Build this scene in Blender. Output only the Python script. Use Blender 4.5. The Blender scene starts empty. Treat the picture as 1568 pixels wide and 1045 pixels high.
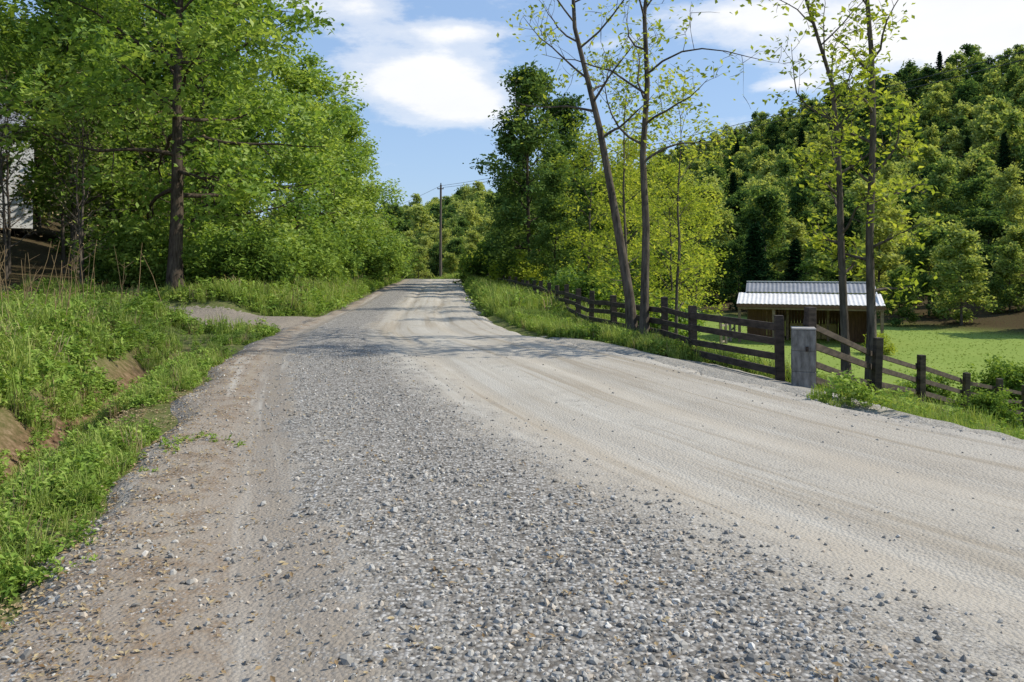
import bpy, math, random
import numpy as np
from mathutils import Vector, Matrix
sc=bpy.context.scene
RNG=np.random.default_rng(7)
# ------------------------------------------------------------------ helpers
def ss(t):
    t=np.clip(t,0,1); return t*t*(3-2*t)
def smooth_table(ys,xs,sig=1.2):
    Y=np.arange(-60,260,0.5); X=np.interp(Y,ys,xs)
    k=np.exp(-0.5*(np.arange(-8,9)*0.5/sig)**2); k/=k.sum()
    Xp=np.pad(X,8,mode='edge'); Xs=np.convolve(Xp,k,mode='valid')
    return lambda y: np.interp(y,Y,Xs)
XL=smooth_table([-60,-30,0,3,4.4,6.8,9.4,14,18,21.9,28,49,61,72,90,120,200],[14,5,-1.9,-2.5,-2.8,-3.33,-4.14,-5.2,-5.6,-5.8,-6.1,-8.1,-8.9,-10,-16,-30,-60])
XR=smooth_table([-60,-30,0,3,5,7.16,9.4,13.6,18,24.6,49,70,90,120,200],[60,35,11,8.2,6.1,4.6,3.75,2.4,0.25,-0.8,-2.8,-3.9,-9.5,-24,-54])
XF=smooth_table([-60,-30,0,3,5,7,10,11.7,12.5,15,16.6,19,20.7,24.6,28,36,42,50,70,90,120,200],[75,48,12.2,8.9,6.7,5.2,4.6,4.24,4.13,3.32,3.1,2.4,2.05,1.7,1.28,.47,-.14,-1.2,-2.4,-6,-20,-50],0.8)
_ph=np.random.default_rng(3).uniform(0,6.28,(12,2)); 
def lump(x,y,f=1.0):
    r=0
    for i in range(6):
        a=_ph[i,0]*3; k=f*(0.6+0.45*i)
        r=r+np.sin((x*math.cos(a)+y*math.sin(a))*k+_ph[i,1])/(1+0.5*i)
    return r/3
def zroad(y):
    d=np.maximum(0,y-66); return -np.minimum(3.0,0.0014*d*d)
def drive_mask(x,y):
    l=XL(y)-x
    c=21.0+0.05*l
    return ss((2.9-np.abs(y-c))/1.2)*ss((15-l)/3)*ss((l+2)/1.0)
def hillf(x,q):
    f=1.06+.78*ss((x-15)/120)-.3*ss((-x-10)/60)
    return -3.15+30*f*(np.clip(q,0,190)/185)**1.18
def H(x,y):
    x=np.asarray(x,float); y=np.asarray(y,float)
    xl,xr,xf=XL(y),XR(y),XF(y)
    zr=zroad(y); z=zr-0.06
    s=x-xr; t=x-xf; l=xl-x
    right=zr-0.01-0.2*ss(s/np.maximum(xf-xr,0.6))-np.interp(t,[0,1,3,6,9,12,14],[0,.33,.83,1.48,2.13,2.78,2.95])+0.05*ss(s)*lump(x,y,1.3)*ss(3-np.abs(t)/4)
    right=np.maximum(right,-3.15+0.06*lump(x,y,.25))
    mid=ss((y-24)/3)
    ditch=-0.46*np.exp(-((l-.95)/.42)**2)*ss((16.5-y)/2.5)
    near=0.50*ss((l-1.2)/1.5)
    far=0.45*ss(l/2.2)
    left=zr-0.02+ditch+near*(1-mid)+far*mid+0.09*np.maximum(0,l-5)+0.16*np.maximum(0,l-16)
    left=left+0.07*ss(l/1.5)*lump(x,y,1.1)
    left=np.where(left>34,34+(left-34)*0.1,left)
    dm=drive_mask(x,y)
    left=left*(1-dm)+(0.015*l)*dm
    z=np.where(s>0,right,np.where(l>0,left,z))
    q=(x-33)*.8+(y-52)*.6
    hill=hillf(x,q)+ss(q/60)*1.5*lump(x,y,.05)
    z=np.where(q>0,np.maximum(z,hill),z)
    return z
def mesh_from(name,co,quads,mats=(),midx=None,attrs=None,smooth=None):
    me=bpy.data.meshes.new(name)
    co=np.asarray(co,dtype=np.float32); quads=np.asarray(quads,dtype=np.int32)
    me.vertices.add(len(co)); me.vertices.foreach_set("co",co.ravel())
    me.loops.add(quads.size); me.loops.foreach_set("vertex_index",quads.ravel())
    me.polygons.add(len(quads)); me.polygons.foreach_set("loop_start",np.arange(len(quads),dtype=np.int32)*quads.shape[1])
    for m in mats: me.materials.append(m)
    if midx is not None: me.polygons.foreach_set("material_index",np.asarray(midx,dtype=np.int32))
    me.update(calc_edges=True)
    if smooth is not None: me.polygons.foreach_set("use_smooth",np.asarray(smooth,dtype=bool))
    if attrs:
        for k,v in attrs.items():
            a=me.attributes.new(k,'FLOAT','POINT'); a.data.foreach_set("value",np.asarray(v,dtype=np.float32))
    return me
def add_obj(name,me,loc=(0,0,0),rot=(0,0,0),scale=(1,1,1),parent=None):
    o=bpy.data.objects.new(name,me); sc.collection.objects.link(o)
    o.location=loc; o.rotation_euler=rot; o.scale=scale
    if parent: o.parent=parent
    return o
# ---- node helpers
def newmat(name):
    m=bpy.data.materials.new(name); m.use_nodes=True
    nt=m.node_tree; nt.nodes.clear(); return m,nt
def L(nt,a,b): nt.links.new(a,b)
def ramp(nt,fac,stops,interp='LINEAR'):
    r=nt.nodes.new('ShaderNodeValToRGB'); r.color_ramp.interpolation=interp
    e=r.color_ramp.elements
    while len(e)>1: e.remove(e[-1])
    e[0].position=stops[0][0]; c=stops[0][1]; e[0].color=(*c,1) if not isinstance(c,(int,float)) else (c,c,c,1)
    for p,c in stops[1:]:
        x=e.new(p); x.color=(*c,1) if not isinstance(c,(int,float)) else (c,c,c,1)
    if fac is not None: L(nt,fac,r.inputs[0])
    return r.outputs[0]
def mixc(nt,f,a,b,bt='MIX'):
    m=nt.nodes.new('ShaderNodeMix'); m.data_type='RGBA'; m.blend_type=bt
    for s,v in ((m.inputs[0],f),(m.inputs[6],a),(m.inputs[7],b)):
        if hasattr(v,'is_linked'): L(nt,v,s)
        elif isinstance(v,(int,float)): s.default_value=v
        else: s.default_value=(*v,1)
    return m.outputs[2]
def mth(nt,op,a,b=0.0,c=0.0,clamp=False):
    m=nt.nodes.new('ShaderNodeMath'); m.operation=op; m.use_clamp=clamp
    for i,v in enumerate((a,b,c)):
        if hasattr(v,'is_linked'): L(nt,v,m.inputs[i])
        else: m.inputs[i].default_value=v
    return m.outputs[0]
def noise(nt,vec,scale,detail=4,rough=.55):
    n=nt.nodes.new('ShaderNodeTexNoise'); n.inputs['Scale'].default_value=scale
    n.inputs['Detail'].default_value=detail; n.inputs['Roughness'].default_value=rough
    if vec is not None: L(nt,vec,n.inputs['Vector'])
    return n.outputs['Fac']
def attr(nt,name):
    a=nt.nodes.new('ShaderNodeAttribute'); a.attribute_name=name; return a.outputs['Fac']
def out(nt,sh):
    o=nt.nodes.new('ShaderNodeOutputMaterial'); L(nt,sh,o.inputs[0])
def princ(nt,col,rough=.8,bump=None,bstr=.5,bdist=.02,metal=0,spec=.3):
    p=nt.nodes.new('ShaderNodeBsdfPrincipled')
    if hasattr(col,'is_linked'): L(nt,col,p.inputs['Base Color'])
    else: p.inputs['Base Color'].default_value=(*col,1)
    if hasattr(rough,'is_linked'): L(nt,rough,p.inputs['Roughness'])
    else: p.inputs['Roughness'].default_value=rough
    p.inputs['Metallic'].default_value=metal
    p.inputs['Specular IOR Level'].default_value=spec
    if bump is not None:
        b=nt.nodes.new('ShaderNodeBump'); b.inputs['Strength'].default_value=bstr; b.inputs['Distance'].default_value=bdist
        L(nt,bump,b.inputs['Height']); L(nt,b.outputs[0],p.inputs['Normal'])
    return p.outputs[0]
def diffuse_bump(nt,col,bump,bstr,bdist):
    p=nt.nodes.new('ShaderNodeBsdfDiffuse'); L(nt,col,p.inputs[0])
    b=nt.nodes.new('ShaderNodeBump'); b.inputs['Strength'].default_value=bstr; b.inputs['Distance'].default_value=bdist
    L(nt,bump,b.inputs['Height']); L(nt,b.outputs[0],p.inputs['Normal']); return p.outputs[0]
def leafmat(name,dark,mid,light,trans=.38,objvar=0.5,gloss=False):
    m,nt=newmat(name)
    a=attr(nt,'lv')
    oi=nt.nodes.new('ShaderNodeObjectInfo')
    f=mth(nt,'ADD',a,mth(nt,'MULTIPLY',mth(nt,'SUBTRACT',oi.outputs['Random'],.5),objvar),clamp=True)
    c=ramp(nt,f,[(0,dark),(.5,mid),(1,light)])
    if gloss: p=princ(nt,c,.55,spec=.25)
    else:
        d=nt.nodes.new('ShaderNodeBsdfDiffuse'); L(nt,c,d.inputs[0]); p=d.outputs[0]
    if trans<=0: out(nt,p); return m
    t=nt.nodes.new('ShaderNodeBsdfTranslucent')
    tc=mixc(nt,1.0,c,(1.45,1.4,.75),'MULTIPLY'); L(nt,tc,t.inputs[0])
    mx=nt.nodes.new('ShaderNodeMixShader'); mx.inputs[0].default_value=trans
    L(nt,p,mx.inputs[1]); L(nt,t.outputs[0],mx.inputs[2]); out(nt,mx.outputs[0]); return m
def barkmat(name,c1,c2):
    m,nt=newmat(name)
    g=nt.nodes.new('ShaderNodeNewGeometry')
    mp=nt.nodes.new('ShaderNodeMapping'); mp.inputs['Scale'].default_value=(14,14,3); L(nt,g.outputs['Position'],mp.inputs[0])
    n=noise(nt,mp.outputs[0],1.0,3,.65)
    out(nt,diffuse_bump(nt,ramp(nt,n,[(.3,c1),(.7,c2)]),n,.9,.03)); return m
def simplemat(name,c1,c2,scale=6,rough=.8,metal=0,bstr=.4,stretch=(1,1,1),spec=.3):
    m,nt=newmat(name)
    tc=nt.nodes.new('ShaderNodeTexCoord')
    mp=nt.nodes.new('ShaderNodeMapping'); mp.inputs['Scale'].default_value=stretch; L(nt,tc.outputs['Object'],mp.inputs[0])
    n=noise(nt,mp.outputs[0],scale,6,.6)
    out(nt,princ(nt,ramp(nt,n,[(.3,c1),(.7,c2)]),rough,n,bstr,.01,metal,spec)); return m
LEAF_A=leafmat('leaf_spring_green',(.09,.17,.032),(.21,.32,.06),(.38,.47,.11),.42,gloss=True)
LEAF_B=leafmat('leaf_understory_green',(.075,.13,.028),(.17,.26,.05),(.29,.38,.085),.32,.5)
LEAF_D=leafmat('leaf_dark_green',(.04,.08,.03),(.10,.17,.05),(.20,.28,.08),.3,.5)
LEAF_Y=leafmat('leaf_yellow_green',(.19,.25,.035),(.33,.39,.06),(.48,.50,.09),.42)
LEAF_H=leafmat('leaf_hillside',(.05,.10,.035),(.17,.255,.07),(.40,.44,.14),.42,1.3)
LEAF_C=leafmat('needle_conifer',(.008,.025,.01),(.016,.04,.015),(.03,.06,.02),0,.5)
GRASS=leafmat('grass_blade',(.13,.20,.04),(.25,.34,.075),(.40,.44,.14),.3,.5)
WEED=leafmat('weed_leaf',(.11,.19,.035),(.22,.33,.06),(.35,.43,.11),.3,.5)
DRY=leafmat('dry_leaf',(.16,.10,.05),(.28,.2,.11),(.42,.34,.2),0,.5)
BARK=barkmat('bark_brown',(.035,.026,.02),(.13,.105,.08))
BARKG=barkmat('bark_grey',(.05,.042,.035),(.16,.135,.11))
# ------------------------------------------------------------------ tubes / leaves
class Build:
    def __init__(s): s.v=[];s.q=[];s.m=[];s.a=[];s.sm=[];s.n=0
    def add(s,co,q,m,a,sm):
        s.v.append(co); s.q.append(np.asarray(q)+s.n); s.m.append(np.full(len(q),m)); s.a.append(np.broadcast_to(a,(len(co),)).astype(float)); s.sm.append(np.full(len(q),sm)); s.n+=len(co)
    def tube(s,pts,rad,k,m=0):
        pts=np.asarray(pts,float); n=len(pts)
        tan=np.gradient(pts,axis=0); tan/=np.linalg.norm(tan,axis=1)[:,None]+1e-9
        ref=np.array([1,0,0]) if abs(tan[0][0])<.8 else np.array([0,1,0])
        a=np.cross(tan,ref); a/=np.linalg.norm(a,axis=1)[:,None]+1e-9; b=np.cross(tan,a)
        th=np.arange(k)/k*2*np.pi
        ring=pts[:,None,:]+np.asarray(rad)[:,None,None]*(np.cos(th)[None,:,None]*a[:,None,:]+np.sin(th)[None,:,None]*b[:,None,:])
        i=np.arange(n-1)[:,None]*k; j=np.arange(k)[None,:]; j2=(j+1)%k
        q=np.stack([i+j,i+j2,i+k+j2,i+k+j],-1).reshape(-1,4)
        s.add(ring.reshape(-1,3),q,m,.5,True)
    def leaves(s,c,size,rng,lv,m=1,up=.6,asp=.55):
        n=len(c)
        nrm=rng.normal(size=(n,3)); nrm[:,2]=np.abs(nrm[:,2])+up; nrm/=np.linalg.norm(nrm,axis=1)[:,None]
        r=rng.normal(size=(n,3)); a=np.cross(nrm,r); a/=np.linalg.norm(a,axis=1)[:,None]+1e-9; b=np.cross(nrm,a)
        sz=size*rng.uniform(.55,1.35,n)[:,None]
        co=np.stack([c+a*sz,c+b*sz*asp+nrm*sz*.15,c-a*sz,c-b*sz*asp+nrm*sz*.15],1).reshape(-1,3)
        q=np.arange(4*n).reshape(-1,4)
        s.add(co,q,m,np.repeat(lv,4),False)
    def mesh(s,name,mats):
        return mesh_from(name,np.concatenate(s.v),np.concatenate(s.q),mats,np.concatenate(s.m),{'lv':np.concatenate(s.a)},np.concatenate(s.sm))
def poly(rng,p,d,Ln,n,wob,trop):
    pts=[p]; d=d/np.linalg.norm(d)
    for i in range(n):
        d=d+rng.normal(size=3)*wob+np.array([0,0,trop]); d/=np.linalg.norm(d)
        p=p+d*Ln/n; pts.append(p)
    return np.array(pts)
def along(pts,t):
    f=t*(len(pts)-1); i=min(int(f),len(pts)-2); u=f-i
    return pts[i]*(1-u)+pts[i+1]*u, (pts[i+1]-pts[i])
def tree(name,seed,h,cr,cb,tr,mats,nl=24,n2=6,n3=4,leaves=22,lsize=.15,sig=.32,lean=(0,0),top=.35,low=.55,wob=.06,e0=10,e1=65,trunk_pts=None,asp=.55,k=10,n3on=True,tw=True):
    rng=np.random.default_rng(seed); B=Build()
    n=12
    if trunk_pts is None:
        t=np.linspace(0,1,n)[:,None]
        tp=np.concatenate([t*lean[0]*h+np.cumsum(rng.normal(size=(n,1))*.010*h,0)*t,t*lean[1]*h+np.cumsum(rng.normal(size=(n,1))*.010*h,0)*t,t*h],1)
        tp[0,2]=-.3
    else: tp=np.array(trunk_pts,float)
    rad=tr*(1-.9*np.linspace(0,1,len(tp))**.9); rad[0]*=1.4
    B.tube(tp,rad,k)
    tips=[];tl=[]
    for i in range(nl):
        f=(i+.5)/nl; f=f+rng.uniform(-.5,.5)/nl
        t=cb+(1-cb)*f*.98
        p,_=along(tp,t)
        az=i*2.4+rng.uniform(-.5,.5); el=math.radians(e0+(e1-e0)*f+rng.uniform(-10,10))
        env=(low+(1-low)*math.sin(min(1,f/.45)*math.pi/2)) if f<.45 else (1-(1-top)*((f-.45)/.55)**1.6)
        Ln=cr*env*rng.uniform(.72,1.15)
        d=np.array([math.cos(az)*math.cos(el),math.sin(az)*math.cos(el),math.sin(el)])
        bp=poly(rng,p,d,Ln,6,.10+wob,.02)
        r0=max(.012,tr*(1-.85*t)*.45)
        B.tube(bp,r0*(1-.85*np.linspace(0,1,7)),5)
        for j in range(n2):
            t2=.25+.75*(j+rng.uniform(.2,.9))/n2; t2=min(t2,.99)
            p2,dd=along(bp,t2); dd=dd/np.linalg.norm(dd)
            side=np.cross(dd,rng.normal(size=3)); side/=np.linalg.norm(side)+1e-9
            d2=dd*.55+side*.8+np.array([0,0,.12]); L2=Ln*.42*(1.15-.6*t2)*rng.uniform(.7,1.3)
            sp=poly(rng,p2,d2,L2,4,.15,.02)
            if tw: B.tube(sp,max(.006,r0*.4*(1-.7*t2))*(1-.8*np.linspace(0,1,5)),3)
            cl=rng.uniform(.2,.8)
            for u in (.6,1.0): tips.append(along(sp,u*.999)[0]); tl.append(cl)
            if n3on:
                for _ in range(n3):
                    t3=rng.uniform(.3,1); p3,d3=along(sp,t3*.999); d3=d3/np.linalg.norm(d3)
                    side=np.cross(d3,rng.normal(size=3)); side/=np.linalg.norm(side)+1e-9
                    tp3=poly(rng,p3,d3*.5+side+np.array([0,0,.1]),L2*.5*rng.uniform(.6,1.2),3,.2,.0)
                    if tw: B.tube(tp3,.006*np.array([1,.8,.6,.3])*(1+tr),3)
                    tips.append(tp3[-1]); tl.append(cl+rng.uniform(-.15,.15)); tips.append(tp3[2]); tl.append(cl)
    tips=np.array(tips); tl=np.array(tl)
    if leaves>0:
        cnt=rng.poisson(leaves*rng.uniform(.25,1.6,len(tips)))
        c=np.repeat(tips,cnt,0); lv=np.repeat(tl,cnt)
        c=c+rng.normal(size=c.shape)*np.array([sig,sig,sig*.65])
        lv=np.clip(lv+rng.normal(size=len(lv))*.16,0,1)
        B.leaves(c,lsize,rng,lv,asp=asp)
    return B.mesh(name,mats)
def conifer(name,seed,h,r,mats):
    rng=np.random.default_rng(seed); B=Build()
    B.tube(np.array([[0,0,-.3],[0,0,h*.5],[0,0,h]]),[.2,.12,.02],7)
    C=[]
    for i in range(70):
        t=.1+.88*i/70; az=i*2.4; Ln=r*(1-t)**.8*rng.uniform(.7,1.15)+.15
        p=np.array([0,0,t*h]); d=np.array([math.cos(az),math.sin(az),-.1])
        bp=poly(rng,p,d,Ln,4,.05,.02); B.tube(bp,.03*(1-.8*np.linspace(0,1,5)),3)
        for u in np.linspace(.1,1,10):
            C.append(np.repeat(along(bp,u*.999)[0][None],7,0)+rng.normal(size=(7,3))*[.16,.16,.1]*(1+Ln*.4))
    C=np.concatenate(C); B.leaves(C,.3,rng,rng.uniform(0,1,len(C)),up=.2,asp=.35)
    return B.mesh(name,mats)
def shrub(name,seed,h,r,mats,n=26,leaves=34,lsize=.10,sig=.2):
    rng=np.random.default_rng(seed); B=Build(); tips=[]
    for i in range(n):
        az=rng.uniform(0,6.28); el=math.radians(rng.uniform(20,85)); Ln=(h*math.sin(el)+r*math.cos(el))*rng.uniform(.6,1.05)
        p=np.array([rng.normal()*r*.2,rng.normal()*r*.2,-.1])
        bp=poly(rng,p,np.array([math.cos(az)*math.cos(el),math.sin(az)*math.cos(el),math.sin(el)]),Ln,6,.12,.02)
        B.tube(bp,.02*(1-.85*np.linspace(0,1,7)),4)
        for j in range(6):
            p2,d2=along(bp,rng.uniform(.25,.999)); sp=poly(rng,p2,d2/np.linalg.norm(d2)+rng.normal(size=3)*.7,Ln*.25,3,.15,.02)
            B.tube(sp,.008*np.array([1,.8,.6,.3]),3); tips+= [sp[-1],sp[1]]
    tips=np.array(tips); cnt=rng.poisson(leaves*rng.uniform(.2,1.4,len(tips)))
    c=np.repeat(tips,cnt,0)+rng.normal(size=(cnt.sum(),3))*sig
    c[:,2]=np.maximum(c[:,2],.02)
    lv=np.clip(np.repeat(rng.uniform(.2,.8,len(tips)),cnt)+rng.normal(size=len(c))*.15,0,1)
    B.leaves(c,lsize,rng,lv); return B.mesh(name,mats)
# ------------------------------------------------------------------ GN scatter
def scatter(name,pts,rots,scl,idx,sources):
    col=bpy.data.collections.new(name+'_source')
    for i,(me) in enumerate(sources):
        o=bpy.data.objects.new('%s_part_%02d'%(name,i),me); col.objects.link(o)
    me=bpy.data.meshes.new(name); n=len(pts)
    me.vertices.add(n); me.vertices.foreach_set('co',np.asarray(pts,dtype=np.float32).ravel())
    a=me.attributes.new('rot','FLOAT_VECTOR','POINT'); a.data.foreach_set('vector',np.asarray(rots,dtype=np.float32).ravel())
    a=me.attributes.new('scl','FLOAT_VECTOR','POINT'); a.data.foreach_set('vector',np.asarray(scl,dtype=np.float32).ravel())
    a=me.attributes.new('idx','INT','POINT'); a.data.foreach_set('value',np.asarray(idx,dtype=np.int32))
    o=add_obj(name,me)
    ng=bpy.data.node_groups.new(name+'_scatter','GeometryNodeTree')
    ng.interface.new_socket('Geometry',in_out='INPUT',socket_type='NodeSocketGeometry')
    ng.interface.new_socket('Geometry',in_out='OUTPUT',socket_type='NodeSocketGeometry')
    gi=ng.nodes.new('NodeGroupInput'); go=ng.nodes.new('NodeGroupOutput')
    ip=ng.nodes.new('GeometryNodeInstanceOnPoints'); ci=ng.nodes.new('GeometryNodeCollectionInfo')
    ci.inputs['Collection'].default_value=col; ci.inputs['Separate Children'].default_value=True; ci.inputs['Reset Children'].default_value=True
    ip.inputs['Pick Instance'].default_value=True
    def na(nm,dt):
        x=ng.nodes.new('GeometryNodeInputNamedAttribute'); x.data_type=dt; x.inputs['Name'].default_value=nm
        return [s for s in x.outputs if s.enabled and s.name=='Attribute'][0]
    er=ng.nodes.new('FunctionNodeEulerToRotation')
    ng.links.new(gi.outputs[0],ip.inputs['Points']); ng.links.new(ci.outputs[0],ip.inputs['Instance'])
    ng.links.new(na('rot','FLOAT_VECTOR'),er.inputs[0]); ng.links.new(er.outputs[0],ip.inputs['Rotation'])
    ng.links.new(na('scl','FLOAT_VECTOR'),ip.inputs['Scale']); ng.links.new(na('idx','INT'),ip.inputs['Instance Index'])
    ng.links.new(ip.outputs[0],go.inputs[0])
    m=o.modifiers.new('scatter','NODES'); m.node_group=ng
    return o
# ------------------------------------------------------------------ terrain
def graded(lo,hi,c,n,s):
    a=np.arcsinh((lo-c)/s); b=np.arcsinh((hi-c)/s)
    return c+s*np.sinh(np.linspace(a,b,n))
gx=graded(-700,800,0,520,9); gy=graded(-300,1100,9,560,9)
GX,GY=np.meshgrid(gx,gy)
GZ=H(GX,GY)
lG=XL(GY)-GX; sG=GX-XR(GY); qG=(GX-33)*.8+(GY-52)*.6
dirt=np.exp(-((lG-.9)/.6)**2)*ss((16.5-GY)/3)*(lG>-1)
soil=np.where(lG>-1,1.0,np.where(sG>-1,ss((XF(GY)+2.5-GX)/1.5),0))*ss((95-GY)/10)
drv=drive_mask(GX,GY)*(lG>-1)
forest=np.where(lG>0,np.maximum(ss((lG-8)/3),ss((lG-4.5)/2)*ss((GY-23)/2)),0)
forest=np.maximum(forest,ss((qG+3)/6))
shoulder=np.where(sG>-1,1-ss((GX-XF(GY)-.1)/.6),0)*ss((17-GY)/3)+np.where(sG>-1,1-ss((sG-.35)/.5),0)*ss((20-GY)/6)
nx,ny=len(gx),len(gy)
ii=(np.arange(ny-1)[:,None]*nx+np.arange(nx-1)[None,:]).ravel()
quads=np.stack([ii,ii+1,ii+nx+1,ii+nx],1)
m,nt=newmat('ground_mix')
g=nt.nodes.new('ShaderNodeNewGeometry').outputs['Position']
n1=noise(nt,g,.35,3); n2_=noise(nt,g,9,3,.7); n3_=noise(nt,g,60,2,.7)
grass=mixc(nt,n2_,mixc(nt,n1,(.20,.28,.06),(.34,.40,.11)),(.15,.21,.05)); 
grass=mixc(nt,mth(nt,'MULTIPLY',attr(nt,'soil'),.8),grass,ramp(nt,n2_,[(.3,(.05,.07,.022)),(.5,(.09,.095,.04)),(.7,(.16,.125,.08))]))
forestc=ramp(nt,n2_,[(.3,(.035,.026,.016)),(.5,(.09,.065,.04)),(.7,(.05,.07,.02))])
dirtc=ramp(nt,n2_,[(.3,(.10,.07,.05)),(.5,(.19,.145,.105)),(.72,(.29,.23,.17))])
ditchc=ramp(nt,n2_,[(.3,(.06,.035,.022)),(.5,(.15,.09,.055)),(.72,(.27,.19,.12))])
gravc=ramp(nt,n3_,[(.3,(.15,.135,.115)),(.5,(.29,.27,.235)),(.7,(.44,.415,.375))])
c=mixc(nt,attr(nt,'forest'),grass,forestc)
dfac=mth(nt,'MULTIPLY',attr(nt,'dirt'),mth(nt,'ADD',n2_,.7),clamp=True)
c=mixc(nt,dfac,c,ditchc)
c=mixc(nt,mth(nt,'GREATER_THAN',mth(nt,'ADD',attr(nt,'drv'),mth(nt,'MULTIPLY',mth(nt,'SUBTRACT',n2_,.5),.8)),.5),c,mixc(nt,.5,gravc,dirtc))
sf=mth(nt,'GREATER_THAN',mth(nt,'ADD',attr(nt,'shoulder'),mth(nt,'MULTIPLY',mth(nt,'SUBTRACT',n2_,.5),.9)),.5)
c=mixc(nt,sf,c,gravc)
out(nt,diffuse_bump(nt,c,n2_,.6,.06))
add_obj('ground_terrain',mesh_from('ground_terrain',np.stack([GX.ravel(),GY.ravel(),GZ.ravel()],1),quads,[m],None,{'dirt':dirt.ravel(),'soil':soil.ravel(),'drv':drv.ravel(),'forest':forest.ravel(),'shoulder':np.clip(shoulder,0,1).ravel()},np.ones(len(quads))))
# ------------------------------------------------------------------ road
LOOSE_W=[0,.05,.09,.17,.20,.34,.38,.44,.52,.60,.72,.78,.90,.95,1.0]
LOOSE_V=[.6,.4,.25,.3,.72,.97,.62,.32,.10,.22,.06,.18,.12,.4,.8]
def loose(w): return np.interp(w,LOOSE_W,LOOSE_V)
def RZ(x,y,w):
    e=np.minimum(w,1-w)
    width=XR(y)-XL(y)
    edge=ss(e*width/.45+.5*lump(x,y,3.3)-.1)
    rut=-.028*(np.exp(-((w-.14)/.03)**2)+np.exp(-((w-.5)/.03)**2)+np.exp(-((w-.72)/.035)**2))+.024*loose(w)
    return zroad(y)+.02+rut*ss(e*12)+.006*lump(x,y,3)-(1-edge)*.14
ry=graded(-30,150,4,620,5); rw=np.linspace(-.02,1.02,150)
RY,RW=np.meshgrid(ry,rw,indexing='ij'); RX=XL(RY)+RW*(XR(RY)-XL(RY))
RZZ=RZ(RX,RY,RW)
a_,b_=RX.shape; ii=(np.arange(a_-1)[:,None]*b_+np.arange(b_-1)[None,:]).ravel()
rq=np.stack([ii,ii+1,ii+b_+1,ii+b_],1)
m,nt=newmat('gravel_road')
g=nt.nodes.new('ShaderNodeNewGeometry').outputs['Position']
w=attr(nt,'w')
big=noise(nt,g,.5,2,.6); mid_=noise(nt,g,3.5,3,.65); fine=noise(nt,g,70,2,.75)
wd=mth(nt,'ADD',w,mth(nt,'ADD',mth(nt,'MULTIPLY',mth(nt,'SUBTRACT',big,.5),.10),mth(nt,'MULTIPLY',mth(nt,'SUBTRACT',mid_,.5),.05)))
cmb=nt.nodes.new('ShaderNodeCombineXYZ'); L(nt,mth(nt,'MULTIPLY',w,24),cmb.inputs[0])
sep=nt.nodes.new('ShaderNodeSeparateXYZ'); L(nt,g,sep.inputs[0]); L(nt,mth(nt,'MULTIPLY',sep.outputs[1],.13),cmb.inputs[1])
streak=noise(nt,cmb.outputs[0],1.0,3,.65)
lr=ramp(nt,wd,[(p,v) for p,v in zip(LOOSE_W,LOOSE_V)])
v1=nt.nodes.new('ShaderNodeTexVoronoi'); v1.inputs['Scale'].default_value=46; L(nt,g,v1.inputs['Vector'])
s1=nt.nodes.new('ShaderNodeSeparateColor'); L(nt,v1.outputs['Color'],s1.inputs[0])
stone=ramp(nt,s1.outputs[0],[(0,(.13,.12,.105)),(.35,(.25,.235,.21)),(.75,(.37,.35,.32)),(1,(.55,.525,.485))])
stone=mixc(nt,ramp(nt,v1.outputs['Distance'],[(.35,0.0),(.75,.7)]),stone,(.11,.095,.08))
smallst=ramp(nt,fine,[(.25,(.25,.22,.18)),(.5,(.385,.355,.305)),(.75,(.54,.505,.445))])
packed=mixc(nt,.45,ramp(nt,wd,[(0,(.25,.20,.15)),(.10,(.26,.21,.165)),(.17,(.29,.25,.205)),(.3,(.35,.32,.275)),(.40,(.405,.375,.325)),(.5,(.41,.36,.29)),(.58,(.45,.42,.365)),(.72,(.42,.375,.31)),(1,(.42,.39,.345))]),smallst)
packed=mixc(nt,mth(nt,'MULTIPLY',mth(nt,'LESS_THAN',wd,.18),.45),packed,(.22,.18,.14))
packed=mixc(nt,ramp(nt,streak,[(.36,.7),(.47,0.0)]),packed,(.295,.25,.19))
packed=mixc(nt,ramp(nt,streak,[(.54,0.0),(.66,.5)]),packed,(.52,.49,.43))
packed=mixc(nt,ramp(nt,big,[(.45,0.0),(.65,.35)]),packed,(.34,.295,.235))
packed=mixc(nt,mth(nt,'MULTIPLY',ramp(nt,mid_,[(.47,0.0),(.62,.85)]),mth(nt,'LESS_THAN',wd,.13)),packed,(.22,.155,.10))
lf=mth(nt,'ADD',lr,mth(nt,'ADD',mth(nt,'MULTIPLY',mth(nt,'SUBTRACT',fine,.5),1.6),mth(nt,'MULTIPLY',mth(nt,'SUBTRACT',mid_,.5),1.2)))
lf=ramp(nt,lf,[(.35,0.0),(.65,1.0)])
col=mixc(nt,lf,packed,stone)
hgt=mth(nt,'ADD',mth(nt,'MULTIPLY',v1.outputs['Distance'],-.8),mth(nt,'MULTIPLY',fine,.5))
out(nt,diffuse_bump(nt,col,hgt,.8,.010))
add_obj('gravel_road',mesh_from('gravel_road',np.stack([RX.ravel(),RY.ravel(),RZZ.ravel()],1),rq,[m],None,{'w':RW.ravel()},np.ones(len(rq))))
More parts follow.
